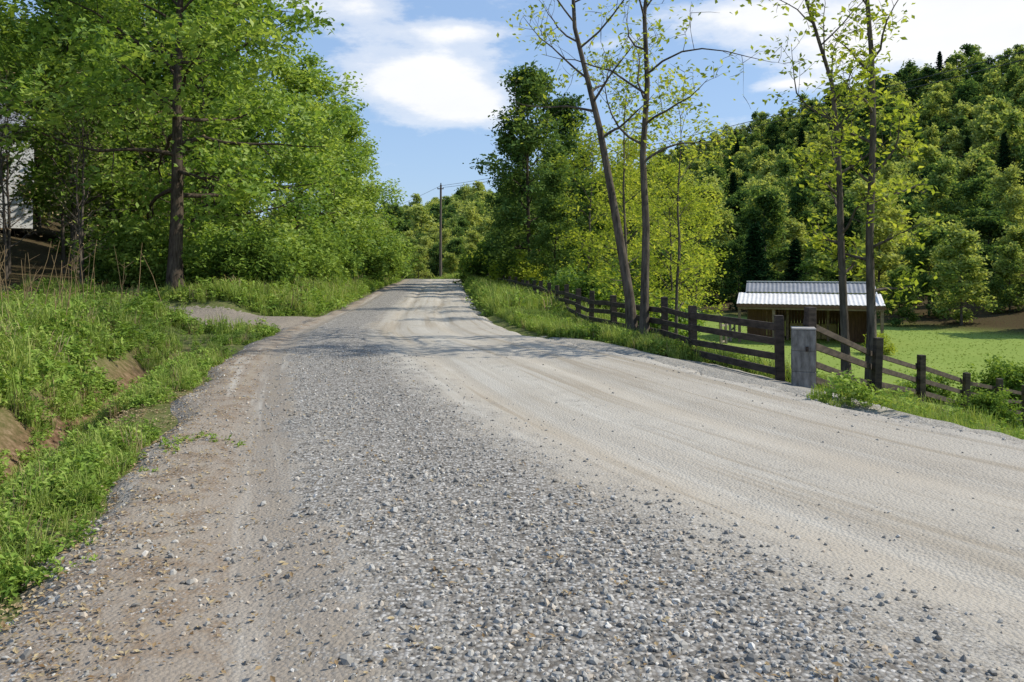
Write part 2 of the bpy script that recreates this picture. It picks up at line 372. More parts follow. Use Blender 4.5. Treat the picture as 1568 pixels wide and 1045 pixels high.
# loose stones
def stone_mesh(seed,mat):
    import bmesh
    bm=bmesh.new(); bmesh.ops.create_icosphere(bm,subdivisions=1,radius=1)
    r=np.random.default_rng(seed); sx=r.uniform(.7,1.2,3)*[1,1,.65]
    for v in bm.verts:
        k=r.uniform(.65,1.2); v.co=Vector((v.co.x*sx[0]*k,v.co.y*sx[1]*k,v.co.z*sx[2]*k))
    me=bpy.data.meshes.new('stone'); bm.to_mesh(me); bm.free(); me.materials.append(mat); return me
m,nt=newmat('crushed_stone')
oi=nt.nodes.new('ShaderNodeObjectInfo')
d=nt.nodes.new('ShaderNodeBsdfDiffuse'); L(nt,ramp(nt,oi.outputs['Random'],[(0,(.17,.16,.145)),(.4,(.31,.295,.265)),(.8,(.45,.43,.39)),(.93,(.44,.37,.29)),(1,(.64,.62,.575))]),d.inputs[0]); out(nt,d.outputs[0])
ST=[stone_mesh(i,m) for i in range(8)]
P=[];S=[]
def stones(n,y0,y1,fn,r0,r1,pw=2.2):
    u=RNG.uniform(0,1,n); y=y0*(y1/y0)**(u**.9); w=RNG.uniform(-.015,1.01,n)
    x=XL(y)+w*(XR(y)-XL(y))
    keep=RNG.uniform(0,1,n)<fn(w+.04*RNG.normal(size=n)+.03*lump(y*0,y,1.))*(.7+.6*lump(x,y,2.5))
    keep&=(np.abs(x/y)<.72)
    y=y[keep]; w=w[keep]; x=x[keep]
    z=RZ(x,y,w)
    r=r0+(r1-r0)*RNG.uniform(0,1,len(x))**pw
    ok=(z>-.08)
    P.append(np.stack([x,y,z+r*.25],1)[ok]); S.append(r[ok])
stones(80000,2.2,15,lambda w:np.where(w<.42,loose(w)**1.6,.45*loose(w)**2.5),.006,.018)
stones(9000,2.2,6,lambda w:np.where(w<.45,loose(w)**2.5,.2*loose(w)**3),.012,.026,1.6)
stones(18000,2.2,7,lambda w:np.where(w<.45,loose(w)**2,.5*loose(w)**2),.004,.010)
stones(180,2.5,22,lambda w:np.where(w>.4,.5,.2),.008,.016,3)
stones(14000,3,34,lambda w:np.where((w<.04)|(w>.95),.8,.01),.008,.022)
P=np.concatenate(P);S=np.concatenate(S)
scatter('gravel_stones',P,RNG.uniform(0,6.28,P.shape)*[.15,.15,1],S[:,None]*RNG.uniform(.75,1.25,(len(S),3)),RNG.integers(0,8,len(P)),ST)
def flat_leaf(seed):
    r=np.random.default_rng(seed); B=Build(); B.leaves(np.zeros((3,3))+r.normal(size=(3,3))*[.03,.03,.003],.016,r,r.uniform(0,1,3),m=0,up=3); return B.mesh('litter',[DRY])
n=7000; y=2.3*(14/2.3)**RNG.uniform(0,1,n); w=np.where(RNG.uniform(0,1,n)<.88,np.abs(RNG.normal(size=n))*.08-.05,RNG.uniform(0,.4,n))
x=XL(y)+w*(XR(y)-XL(y)); z=np.maximum(RZ(x,y,w),H(x,y))+.008
scatter('leaf_litter',np.stack([x,y,z],1),RNG.uniform(0,6.28,(n,3))*[.05,.05,1],np.repeat(RNG.uniform(.3,1.1,n)[:,None],3,1),RNG.integers(0,3,n),[flat_leaf(i) for i in range(3)])
# ------------------------------------------------------------------ grass & weeds
def grass_clump(seed,n,h,spread,mat,wid=.006):
    r=np.random.default_rng(seed); B=Build()
    for i in range(n):
        b=np.array([r.normal()*spread,r.normal()*spread,-.02]); az=r.uniform(0,6.28); hh=h*r.uniform(.45,1.15); bend=r.uniform(.1,.7)*hh
        d=np.array([math.cos(az),math.sin(az),0]); s=np.array([-d[1],d[0],0])*wid*r.uniform(.7,1.5)
        p=[b,b+d*bend*.2+[0,0,hh*.5],b+d*bend*.6+[0,0,hh*.85],b+d*bend+[0,0,hh*.95]]
        ws=[1,.9,.6,.08]
        co=np.concatenate([[p[k]-s*ws[k],p[k]+s*ws[k]] for k in range(4)])
        B.add(co,[[0,1,3,2],[2,3,5,4],[4,5,7,6]],0,r.uniform(.1,.9),False)
    return B.mesh('grass_clump',[mat])
def weed(seed,h,n,ls,mat,spread=.12):
    r=np.random.default_rng(seed); B=Build()
    for i in range(n):
        p=np.array([r.normal()*spread,r.normal()*spread,-.02]); bp=poly(r,p,np.array([r.normal()*.3,r.normal()*.3,1]),h*r.uniform(.5,1.1),5,.12,.03)
        B.tube(bp,.004*(1-.7*np.linspace(0,1,6)),3,m=0)
        C=np.array([along(bp,t)[0] for t in r.uniform(.2,.999,14)]); C=C+r.normal(size=C.shape)*[ls,ls,ls*.3]
        B.leaves(C,ls,r,r.uniform(.1,.9,len(C)),m=0,up=1.2,asp=.5)
    return B.mesh('weed',[mat])
VEG=[grass_clump(1,46,.32,.06,GRASS),grass_clump(2,40,.45,.08,GRASS),grass_clump(3,55,.2,.07,GRASS),
     weed(4,.42,7,.045,WEED),weed(5,.28,8,.04,WEED),weed(6,.16,7,.04,WEED),grass_clump(7,16,.5,.08,DRY,.004)]
def place_veg(name,x,y,sc0,probs,zo=0,zfun=H):
    z=zfun(x,y); n=len(x)
    s=sc0*RNG.uniform(.6,1.35,n)
    idx=RNG.choice(len(probs),n,p=np.array(probs)/sum(probs))
    scatter(name,np.stack([x,y,z+zo],1),np.stack([RNG.normal(size=n)*.12,RNG.normal(size=n)*.12,RNG.uniform(0,6.28,n)],1),np.stack([s,s,s*RNG.uniform(.8,1.2,n)],1),idx,VEG)
X=[];Y=[];SC=[]
def reg(n,y0,y1,f,sc_,logy=True,cond=None):
    y=y0*(y1/y0)**RNG.uniform(0,1,n) if logy else RNG.uniform(y0,y1,n)
    x=f(y,RNG.uniform(0,1,n))
    ok=np.ones(n,bool) if cond is None else cond(x,y)
    ok&=(x/y>-1.05)
    X.append(x[ok]);Y.append(y[ok]);SC.append(np.full(ok.sum(),sc_))
nodrive=lambda x,y:(drive_mask(x,y)<.35)
reg(11000,3.0,19,lambda y,u:XL(y)-1.6-u**.9*9,.9,cond=nodrive)
reg(1600,3.0,19,lambda y,u:XL(y)-1.15-u*.8,.55,cond=lambda x,y:nodrive(x,y)&(lump(x,y,2)>-.05))
reg(3200,3.0,19,lambda y,u:XL(y)+.2-u*.75,.42,cond=lambda x,y:nodrive(x,y)&(lump(x,y,1.7)>-.15+.5*np.maximum(0,x-XL(y)+.1)))
reg(260,4,17,lambda y,u:XL(y)-.6-u*.6,.4,cond=nodrive)
reg(1500,17.5,25.5,lambda y,u:XL(y)-.0-u*9,.8,cond=lambda x,y:drive_mask(x,y)<.25)
reg(6000,24,90,lambda y,u:XL(y)-.1-u*4.0,1.3)
place_veg('roadside_grass',np.concatenate(X),np.concatenate(Y),np.concatenate(SC),[.2,.2,.15,.25,.25,.15,.10])
X=[];Y=[];SC=[]
reg(6500,24,90,lambda y,u:XR(y)+.15+u*(XF(y)-XR(y)+1.5),1.3)
reg(4200,14.5,25,lambda y,u:XR(y)+.2+u*(XF(y)-XR(y)+.8),.65,cond=lambda x,y:(lump(x,y,2)>-.5)&((y>17)|(x-XR(y)>.9)))
reg(1500,13,24,lambda y,u:XF(y)+.4+u*5,.75)
reg(1800,4,13,lambda y,u:XF(y)+.5+u*4,.4)
reg(160,5,9,lambda y,u:XR(y)+.3+u*.5,.45,cond=lambda x,y:lump(x,y,2)>.0)
place_veg('verge_grass',np.concatenate(X),np.concatenate(Y),np.concatenate(SC),[.3,.3,.2,.12,.15,.1,.04])
n=9000; y=RNG.uniform(16,60,n); x=RNG.uniform(5,45,n); ok=(x-XF(y)>6)&(((x-33)*.8+(y-52)*.6)<2)&(x/y<.75); x=x[ok];y=y[ok]
place_veg('pasture_grass',x,y,np.full(len(x),.22),[.3,.02,.8,0,.03,.05,0])
wx=[-.15,-.10];wy=[5.15,5.1];ws=[.24,.2]
for _ in range(18): wx.append(3.95+RNG.normal()*.3);wy.append(9.4+RNG.normal()*.3);ws.append(.7)
for _ in range(34):
    yy=RNG.uniform(3.1,7.5); wx.append(float(XL(yy))+.1+abs(RNG.normal())*.35); wy.append(yy); ws.append(RNG.uniform(.2,.5))
wx=np.array(wx);wy=np.array(wy)
place_veg('road_weeds',wx,wy,np.array(ws),[.1,.0,.25,.25,.4,.5,0],.045)
B=Build(); r=np.random.default_rng(5)
for i in range(70):
    y0=r.uniform(13,18.5); x0=XL(y0)-r.uniform(2.2,7)
    hh=r.uniform(.7,1.7)
    bp=poly(r,np.array([x0,y0,float(H(x0,y0))-.05]),np.array([r.normal()*.15,r.normal()*.1,1]),hh,5,.05,.02); B.tube(bp,.009*(1-.6*np.linspace(0,1,6)),4,m=0)
    if r.uniform()<.5:
        for k in range(3):
            p,_=along(bp,r.uniform(.5,.95)); B.tube(poly(r,p,np.array([r.normal(),r.normal(),1.2]),.25,2,.1,.05),[.005,.004,.002],3,m=0)
add_obj('dry_weed_stalks',B.mesh('dry_weed_stalks',[DRY]))
# ------------------------------------------------------------------ trees
M=[BARK,LEAF_A]
hero=tree('maple_a',11,14.5,5.2,.22,.25,M,nl=34,n2=7,n3=4,leaves=13,lsize=.12,sig=.26,low=.85,top=.35,e0=-4,e1=65)
t2=tree('maple_b',12,15,5.6,.16,.24,[BARK,LEAF_A],nl=28,n2=6,n3=3,leaves=16,lsize=.15,sig=.36,low=.85,top=.4,e0=0,e1=60)
t3=tree('maple_c',13,13,4.8,.2,.2,[BARKG,LEAF_B],nl=24,n2=6,n3=3,leaves=13,lsize=.17,sig=.36,low=.7,top=.45)
t4=tree('oak_dark',14,15,3.4,.12,.2,[BARK,LEAF_D],nl=28,n2=6,n3=3,leaves=12,lsize=.16,sig=.33,low=.8,top=.5,e0=15,e1=70)
bare=tree('bare',15,9,2.8,.15,.09,[BARKG,DRY],nl=20,n2=6,n3=3,leaves=.5,lsize=.06,sig=.3,e0=30,e1=70)
def put(name,me,x,y,s=1,rz=0,dz=0,sz=None):
    return add_obj(name,me,(x,y,float(H(x,y))+dz),(0,0,rz),(s,s,sz or s))
put('maple_tree',hero,-11.0,26.2,1.0,.6)
for (x,y,s,rz,me,sz) in [(-12.9,48,.95,1.0,t2,.80),(-14.5,38,.92,2.1,t2,.92),(-18,33,.85,4.0,t3,.85),(-20.5,41,1.0,.3,t3,1.),(-17.5,44,1.0,3,t3,1.),(-26.5,38,.75,5,t3,.85),
    (-12.8,58,.85,2,t2,.74),(-14.8,66,.85,.5,t2,.7),(-15.8,75,.75,.1,t3,.65),(-20.5,24.5,.70,2.2,hero,.72),(-22,60,1.0,.8,t3,1.)]:
    put('maple_tree',me,x,y,s,rz,0,sz)
for (x,y,s,rz) in [(-15.5,29,.8,0),(-17,27,.7,1),(-13.8,33,.8,2),(-20,27.5,.9,3),(-22.5,31,.8,4),(-15,36,.9,5),(-19,34,.9,2.5),(-25,28,.9,.5),(-16.5,24.5,.55,.5),(-18.8,30,.8,3.1),(-14.2,26.5,.6,1.1),(-21.5,33,.9,.1)]:
    put('bare_sapling',bare,x,y,s,rz)
for (x,y,s,rz) in [(1.1,44,.80,0),(3.4,49,.8,1.5),(.4,54,.66,2.6),(5.2,46,.5,3.5),(2.2,39,.42,1.1),(7.5,52,.45,4.3),(-.6,62,.4,5.1),(4.5,57,.65,2.)]:
    put('oak_tree',t4,x,y,s,rz)
MY=[BARKG,LEAF_Y]
ysl=[tree('locust_s%d'%i,20+i,8.5,2.2,.12,.08,MY,nl=20,n2=5,n3=2,leaves=5,lsize=.09,sig=.22,e0=20,e1=65,top=.4) for i in range(2)]
for (x,y,s,rz,k) in [(4.6,33,.85,0,0),(6.2,31,.78,2,1),(7.6,36,.8,3,0),(5.4,38,1.0,4,1),(9.3,41,.8,1,0),(3.4,36,.95,5,1)]:
    put('locust_tree',ysl[k],x,y,s,rz)
bx,by=2.72,16.9
tA=tree('locust_a',31,12,3.0,.33,.105,MY,nl=18,n2=5,n3=2,leaves=2.8,lsize=.06,sig=.15,e0=25,e1=65,top=.4,k=8,
   trunk_pts=[[0,0,-.3],[.02,0,1],[.05,0,2.5],[-.02,.0,4],[.08,0,5.5],[.03,.1,7],[.2,.1,8.5],[.1,.2,10],[.3,.2,12]])
put('locust_tree',tA,bx+.05,by,1,0)
tB=tree('locust_b',32,12,3.0,.42,.12,MY,nl=16,n2=5,n3=2,leaves=2.6,lsize=.06,sig=.15,e0=20,e1=60,top=.4,k=8,
   trunk_pts=[[0,0,-.3],[-.1,0,1],[-.3,0,2.2],[-.5,.1,3.4],[-.72,.1,4.6],[-.95,.2,5.6],[-1.25,.2,6.8],[-1.3,.3,8],[-1.1,.3,9.4],[-1.2,.3,11]])
put('locust_tree',tB,bx-.12,by+.2,1,0)
tC=tree('locust_c',33,12,1.7,.2,.095,MY,nl=22,n2=5,n3=2,leaves=3.4,lsize=.065,sig=.14,e0=15,e1=60,top=.5,k=8,
   trunk_pts=[[0,0,-.3],[-.05,0,1.2],[-.12,0,2.8],[-.15,0,4],[-.2,0,5],[-.3,.0,6],[-.75,.1,7.6],[-1.2,.2,9.2],[-1.5,.3,11.5]])
put('locust_tree',tC,6.35,15.2,1,0)
tD=tree('locust_d',34,12,1.7,.2,.105,MY,nl=22,n2=5,n3=2,leaves=3.4,lsize=.065,sig=.14,e0=15,e1=60,top=.5,k=8,
   trunk_pts=[[0,0,-.3],[.02,0,1.5],[-.02,0,3],[.05,0,5],[.02,0,6.5],[-.1,.0,8],[.1,.1,9.5],[.2,.2,12]])
put('locust_tree',tD,6.65,14.9,1,0)
tE=tree('locust_e',35,9,2.2,.15,.07,MY,nl=18,n2=5,n3=2,leaves=4.5,lsize=.08,sig=.2,e0=20,e1=60,top=.5,k=7)
put('locust_tree',tE,4.6,22.5,.8,0); put('locust_tree',tE,3.9,27,1.0,2)
sh=[shrub('shrub_a',41,2.0,1.5,[BARK,LEAF_B]),shrub('shrub_b',42,1.5,1.4,[BARK,LEAF_A],lsize=.09),shrub('shrub_y',43,1.8,1.3,[BARK,LEAF_Y],leaves=18)]
i=0
for (x,y,s) in [(-9.2,27.5,.9),(-10.2,29.5,1.1),(-8.6,31,.8),(-10.8,33,1.3),(-8.8,35,1.0),(-10.5,37.5,1.4),(-9.2,40,1.1),(-10.6,43,1.6),(-9.6,47,1.2),(-10.6,51,1.7),(-10.2,56,1.4),(-11.3,61,1.6),(-11.2,67,1.5),(-12.6,73,1.6),(-12.6,28.2,.9),(-14,30,1.2),(-19,26,1.1),(-13,34,1.3)]:
    put('roadside_shrub',sh[i%2],x,y,s,i*1.3); i+=1
for (x,y,s) in [(1.2,42,1.1),(2.6,34,1.0),(3.4,31,.9),(.2,47,1.3),(-1.0,56,1.4),(5.6,29,.8),(-1.6,66,1.3),(13.6,26.5,.5),(15.8,25.2,.7),(17.5,25.6,.8),(10.4,17.5,.35),(2.0,60,1.8),(18.6,41,.5)]:
    put('shrub',sh[2 if i%3==0 else i%2],x,y,s,i*1.3); i+=1
# hillside forest
midv=[tree('mid%d'%i,50+i,[12,13,10,12][i],[4.0,3.5,4.2,3.8][i],[.1,.16,.08,.1][i],.2,[BARKG,LEAF_H],nl=20,n2=5,n3=2,leaves=13,lsize=.27,sig=.5,low=.85,top=.5,e0=0,e1=60,tw=False) for i in range(4)]
farv=[tree('far%d'%i,60+i,[11,10,12][i],[4.0,4.3,3.6][i],[.15,.15,.15][i],.2,[BARKG,LEAF_H],nl=16,n2=4,n3=1,leaves=12,lsize=.5,sig=.6,low=.85,top=.55,n3on=False,e0=0,e1=60,tw=False) for i in range(3)]
con=[conifer('con',70,13,2.6,[BARK,LEAF_C])]
PP=[];II=[];SS=[]
def forest_pts(qr,ar,step):
    qs=np.arange(qr[0],qr[1],step); as_=np.arange(ar[0],ar[1],step)
    Q,A=np.meshgrid(qs,as_); Q=Q.ravel()+RNG.normal(size=Q.size)*step*.28; A=A.ravel()+RNG.normal(size=A.size)*step*.28
    return 33+.8*Q-.6*A, 52+.6*Q+.8*A
def addf(x,y,ids,pr,s0):
    z=H(x,y); n=len(x); PP.append(np.stack([x,y,z-.3],1)); II.append(RNG.choice(ids,n,p=pr)); SS.append(s0*RNG.uniform(.55,1.25,n))
vis=lambda x,y:(y>20)&(x/np.maximum(y,1)<.85)&(x/np.maximum(y,1)>-.3)
x,y=forest_pts((3,14),(-60,130),5.8)
ok=(x-XF(y)>10)&vis(x,y); addf(x[ok],y[ok],[0,1,2,3,7],[.26,.25,.22,.2,.07],.66)
x,y=forest_pts((14,75),(-60,130),5.2)
ok=(x-XF(y)>10)&vis(x,y); addf(x[ok],y[ok],[0,1,2,3,7],[.25,.25,.22,.2,.08],.6)
x,y=forest_pts((75,196),(-130,300),5.4)
ok=vis(x,y); addf(x[ok],y[ok],[4,5,6,7],[.32,.31,.29,.08],.66)
x,y=forest_pts((3,196),(300,640),7.4); ok=vis(x,y)
addf(x[ok],y[ok],[4,5,6,7],[.33,.32,.3,.05],.92)
x,y=forest_pts((3,75),(130,300),6.4); ok=vis(x,y)
addf(x[ok],y[ok],[4,5,6,7],[.33,.32,.3,.05],.8)
n=520; x=RNG.uniform(-110,-24,n); y=RNG.uniform(16,300,n); ok=(XL(y)-x>15)&(x/y>-1.2)&~((np.abs(x+36)<6)&(np.abs(y-50)<6))&~((x/y>-.70)&(x/y<-.60)&(y<50))
near=ok&(y<90); addf(x[near],y[near],[0,1,2,3],[.25,.25,.25,.25],.95); fr=ok&(y>=90); addf(x[fr],y[fr],[4,5,6,7],[.33,.32,.3,.05],1.)
for (a,b_,s) in [(-14,120,.5),(-9,118,.42),(-4,112,.5),(-19,135,.5),(-11,140,.55),(-2,128,.55),(-24,150,.6),(-16,160,.6),(-6,150,.6),(2,100,.6),(6,88,.6),(-1.5,92,.5),(5,75,.6),(9,70,.6),(12,63,.6),(2,80,.5)]:
    PP.append(np.array([[a,b_,float(H(a,b_))-.3]])); II.append(np.array([RNG.integers(0,4)])); SS.append(np.array([s]))
PP=np.concatenate(PP);II=np.concatenate(II);SS=np.concatenate(SS)
scatter('hillside_forest',PP,np.stack([PP[:,0]*0,PP[:,0]*0,RNG.uniform(0,6.28,len(PP))],1),np.stack([SS,SS,SS*RNG.uniform(.8,1.2,len(SS))],1),II,midv+farv+con)
# ------------------------------------------------------------------ built objects
class MB:
    def __init__(s): s.v=[];s.f=[]
    def box(s,c,ax,h):
        c=Vector(c); b=len(s.v)
        for sx,sy,sz in ((-1,-1,-1),(1,-1,-1),(1,1,-1),(-1,1,-1),(-1,-1,1),(1,-1,1),(1,1,1),(-1,1,1)):
            s.v.append(tuple(c+ax[0]*h[0]*sx+ax[1]*h[1]*sy+ax[2]*h[2]*sz))
        s.f+=[tuple(b+i for i in f) for f in ((0,3,2,1),(4,5,6,7),(0,1,5,4),(1,2,6,5),(2,3,7,6),(3,0,4,7))]
    def bb(s,lo,hi):
        lo=Vector(lo);hi=Vector(hi); s.box((lo+hi)/2,(Vector((1,0,0)),Vector((0,1,0)),Vector((0,0,1))),(hi-lo)/2)
    def beam(s,p0,p1,w,h,up=(0,0,1)):
        p0=Vector(p0);p1=Vector(p1); d=(p1-p0); Ln=d.length; d.normalize(); up=Vector(up); side=d.cross(up).normalized(); u=side.cross(d).normalized()
        s.box((p0+p1)/2,(d,side,u),(Ln/2,w/2,h/2))
    def mesh(s,name,mat):
        me=bpy.data.meshes.new(name); me.from_pydata(s.v,[],s.f); me.materials.append(mat); me.update(); return me
def bevel(o,w=.006,seg=2):
    b=o.modifiers.new('bevel','BEVEL'); b.width=w; b.segments=seg; b.limit_method='ANGLE'
WOOD=simplemat('weathered_fence_wood',(.025,.019,.015),(.10,.075,.058),5,.85,stretch=(1,1,3))
WOODL=simplemat('pale_fence_wood',(.16,.13,.10),(.32,.27,.21),5,.85)
r=random.Random(4)
def fence(name,pts,nr,hh,pw,mat,rail_h=.11,topx=.16):
    mb=MB(); tops=[]
    for (x,y) in pts:
        z=float(H(x,y)); j=r.uniform(-.04,.07)
        tilt=Vector((r.uniform(-.03,.03),r.uniform(-.03,.03),1)).normalized(); a=Vector((1,r.uniform(-.2,.2),0)).normalized(); a=(a-tilt*a.dot(tilt)).normalized(); b=tilt.cross(a)
        mb.box(Vector((x,y,z-.2))+tilt*((hh+topx+j+.2)/2),(a,b,tilt),(pw/2,pw/2,(hh+topx+j+.2)/2)); tops.append((x,y,z))
    for i in range(len(pts)-1):
        p=Vector(tops[i]);q=Vector(tops[i+1]); d=(q-p); n=Vector((-d.y,d.x,0)).normalized()
        for k in range(nr):
            zz=hh*(.14+.80*k/(nr-1)); off=n*(pw/2+.022)
            mb.beam(p+Vector((0,0,zz+r.uniform(-.025,.025)))+off-d.normalized()*(.02),q+Vector((0,0,zz+r.uniform(-.025,.025)))+off*1.0+d.normalized()*(-.04),.035,rail_h*r.uniform(.9,1.1))
    o=add_obj(name,mb.mesh(name,mat)); bevel(o); return o
pts=[(4.16,12.45),(3.36,14.9),(3.14,16.45),(2.42,19),(2.05,20.8),(1.86,22.6),(1.7,24.6),(1.5,26.4),(1.28,28.2),(1.08,30.2),(.9,32.2),(.67,34.2),(.47,36.2),(.2,38.7),(-.1,41.5),(-.45,44.5),(-.95,48),(-1.5,52),(-1.75,57)]
fence('wooden_fence',pts,4,.86,.13,WOOD)
fence('wooden_fence',[(4.42,11.9),(6.33,14.0),(8.65,17.0),(11.0,19.5),(12.6,20.8),(14.2,22.2),(16.2,23.2),(18.6,23.9),(21,24.5),(24,25)],4,1.02,.13,WOOD,.10)
fence('pasture_fence',[(11.2,43),(12.0,45),(12.8,47),(13.6,49)],3,1.1,.12,WOODL)
# gate post
STONE=simplemat('grey_weathered_post',(.09,.085,.078),(.26,.25,.235),7,.9,bstr=.9,stretch=(2.5,2.5,.8))
gp=bpy.data.objects.new('stone_gate_post',None); sc.collection.objects.link(gp); gp.location=(4.26,11.75,float(H(4.26,11.75))-.08); gp.rotation_euler=(0,0,-.28)
mb=MB(); z=0
for k in range(3):
    h_=.30; o_=r.uniform(-.004,.004)
    mb.bb((-.16+o_,-.16-o_,z-.1*(k==0)),(.16+o_,.16,z+h_)); z+=h_+.003
o=add_obj('stacked_blocks',mb.mesh('stacked_blocks',STONE),parent=gp); bevel(o,.006,2)
mb=MB(); mb.bb((-.165,-.165,z+.002),(.165,.165,z+.025)); o=add_obj('cap',mb.mesh('cap',simplemat('cap_stone',(.26,.25,.23),(.42,.40,.38),8,.9)),parent=gp); bevel(o,.006,2)
mb=MB(); mb.bb((.02,-.19,.60),(.06,-.168,.67)); mb.bb((.03,-.225,.62),(.05,-.191,.65)); o=add_obj('gate_latch',mb.mesh('gate_latch',simplemat('iron',(.03,.03,.03),(.08,.06,.05),20,.5,.8)),parent=gp)
# ------- shed
shed=bpy.data.objects.new('open_sided_shed',None); sc.collection.objects.link(shed)
shed.location=(17.2,46.6,-3.12); shed.rotation_euler=(0,0,math.radians(-19))
def roofmesh(name,x0,x1,y0,z0,y1,z1,mat,pitch=.19,parent=shed):
    xs=[];x=x0
    while x<x1: xs.append(x); x+=pitch/4
    xs.append(x1); v=[];f=[]
    prof=[0,0,.02,.02]
    d=Vector((0,y1-y0,z1-z0)).normalized(); nn=Vector((1,0,0)).cross(d); 
    if nn.z<0: nn=-nn
    for i,x in enumerate(xs):
        o_=nn*(prof[i%4] if i not in (0,len(xs)-1) else 0)
        v.append((x,y0+o_.y,z0+o_.z)); v.append((x,y1+o_.y,z1+o_.z))
    for i in range(len(xs)-1): f.append((2*i,2*i+2,2*i+3,2*i+1))
    me=bpy.data.meshes.new(name); me.from_pydata(v,[],f); me.materials.append(mat)
    o=add_obj(name,me,parent=parent); s=o.modifiers.new('thick','SOLIDIFY'); s.thickness=.02; return o
METW=simplemat('pale_metal_roof',(.62,.59,.56),(.76,.735,.70),2,.5,0,.05,spec=.3)
METD=simplemat('grey_metal_roof',(.22,.22,.23),(.33,.33,.34),2,.45,.2,.05)
BARN=simplemat('barn_siding',(.10,.052,.035),(.20,.11,.07),4,.85,stretch=(6,6,.6))
POST=simplemat('shed_timber',(.14,.10,.07),(.26,.2,.14),5,.85)
WPAINT=simplemat('white_paint',(.7,.7,.7),(.8,.8,.79),4,.5)
hw=3.95
roofmesh('porch_roof',-hw,hw,-1.2,2.25,1.1,2.80,METW,.24)
roofmesh('main_roof_front',-hw+.4,hw-.3,1.0,2.86,2.3,3.42,METD,.24)
roofmesh('main_roof_back',-hw+.4,hw-.3,4.6,2.35,2.3,3.43,METW,.24)
mb=MB(); mb.bb((-hw+.4,2.2,3.44),(hw-.3,2.4,3.48))
X1=hw-.29
mb.beam((X1+.02,4.62,2.28),(X1+.02,2.3,3.36),.04,.16); mb.beam((X1+.02,2.3,3.36),(X1+.02,-1.2,2.22),.045,.14)
add_obj('white_trim',mb.mesh('white_trim',WPAINT),parent=shed)
mb=MB(); mb.bb((-hw,-1.24,2.06),(hw,-1.205,2.22)); add_obj('fascia',mb.mesh('fascia',BARN),parent=shed)
mb=MB()
for x in np.linspace(-hw+.15,hw-.15,5): mb.bb((x-.08,-1.08,0),(x+.08,-.92,2.2))
for x in np.linspace(-hw+.55,hw-.6,4): mb.bb((x-.07,1.0,0),(x+.07,1.14,2.7))
mb.bb((-hw+.05,-1.15,1.94),(hw-.05,-1.09,2.04))
o=add_obj('posts',mb.mesh('posts',POST),parent=shed)
mb=MB()
x=-hw+.5
while x<hw-.5: mb.bb((x,3.0,0),(x+.17,3.03+r.uniform(0,.01),2.45)); x+=.18
add_obj('back_wall',mb.mesh('back_wall',BARN),parent=shed)
mb=MB(); yy=-.9
while yy<4.1:
    zt=3.3-abs(yy-2.3)*.45 if yy>1 else 2.2+.2*(yy+1.1)
    for sx in ((-hw+.5,hw-.46) if yy>1.1 else (hw-.46,)): mb.bb((sx,yy,0),(sx+.03,yy+.17,zt-.1))
    yy+=.18
xx=-hw+.55
while xx<-1.9: mb.bb((xx,.9,0),(xx+.17,.93,2.6)); xx+=.18
xx=2.0
while xx<hw-.6: mb.bb((xx,.9,0),(xx+.17,.93,2.6)); xx+=.18
add_obj('side_walls',mb.mesh('side_walls',BARN),parent=shed)
mb=MB(); 
for i in range(6): mb.box(Vector((-.6+.9*(i%3),2.3,.25+.46*(i//3))),(Vector((1,0,0)),Vector((0,1,0)),Vector((0,0,1))),(.43,.25,.22))
o=add_obj('hay_bales',mb.mesh('hay_bales',simplemat('hay',(.3,.22,.1),(.5,.4,.2),15,.95)),parent=shed); bevel(o,.03)
# ------- white house on the left slope
hs=bpy.data.objects.new('white_house',None); sc.collection.objects.link(hs); hs.location=(-36.2,50.5,float(H(-36.2,50.5))+1.0); hs.rotation_euler=(0,0,math.radians(35))
mb=MB()
for k in range(26): mb.bb((-5,-4,k*.18-.3 if k==0 else k*.18),(5,-3.96,k*.18+.172)); mb.bb((4.96,-3.955,k*.18),(5.0,4,k*.18+.172))
mb.bb((-4.95,-3.94,-1.8),(4.94,3.95,4.62))
add_obj('walls',mb.mesh('walls',WPAINT),parent=hs)
me=bpy.data.meshes.new('gable'); me.from_pydata([(4.9,-3.9,4.6),(4.9,3.9,4.6),(4.9,0,6.6),(-4.9,-3.9,4.6),(-4.9,3.9,4.6),(-4.9,0,6.6)],[],[(0,1,2),(3,5,4)]); me.materials.append(WPAINT); add_obj('gables',me,parent=hs)
roofmesh('roof_front',-5.4,5.4,-4.5,4.45,0,6.75,METD,.8,hs); roofmesh('roof_back',-5.4,5.4,4.5,4.45,0,6.75,METD,.8,hs)
mb=MB(); mf=MB()
for x in (-3,0,3):
    mb.bb((x-.45,-4.03,1.2),(x+.45,-4.01,2.6)); mf.bb((x-.55,-4.045,2.61),(x+.55,-4.005,2.72)); mf.bb((x-.55,-4.045,1.08),(x+.55,-4.005,1.19)); mf.bb((x-.02,-4.05,1.2),(x+.02,-4.032,2.6))
for y in (-2,2): mb.bb((5.01,y-.45,1.2),(5.03,y+.45,2.6)); mf.bb((5.005,y-.55,2.61),(5.045,y+.55,2.72)); mf.bb((5.005,y-.55,1.08),(5.045,y+.55,1.19))
add_obj('window_glass',mb.mesh('window_glass',simplemat('glass_dark',(.02,.025,.03),(.03,.035,.04),3,.1,0,0,spec=.8)),parent=hs)
add_obj('window_frames',mf.mesh('window_frames',POST),parent=hs)
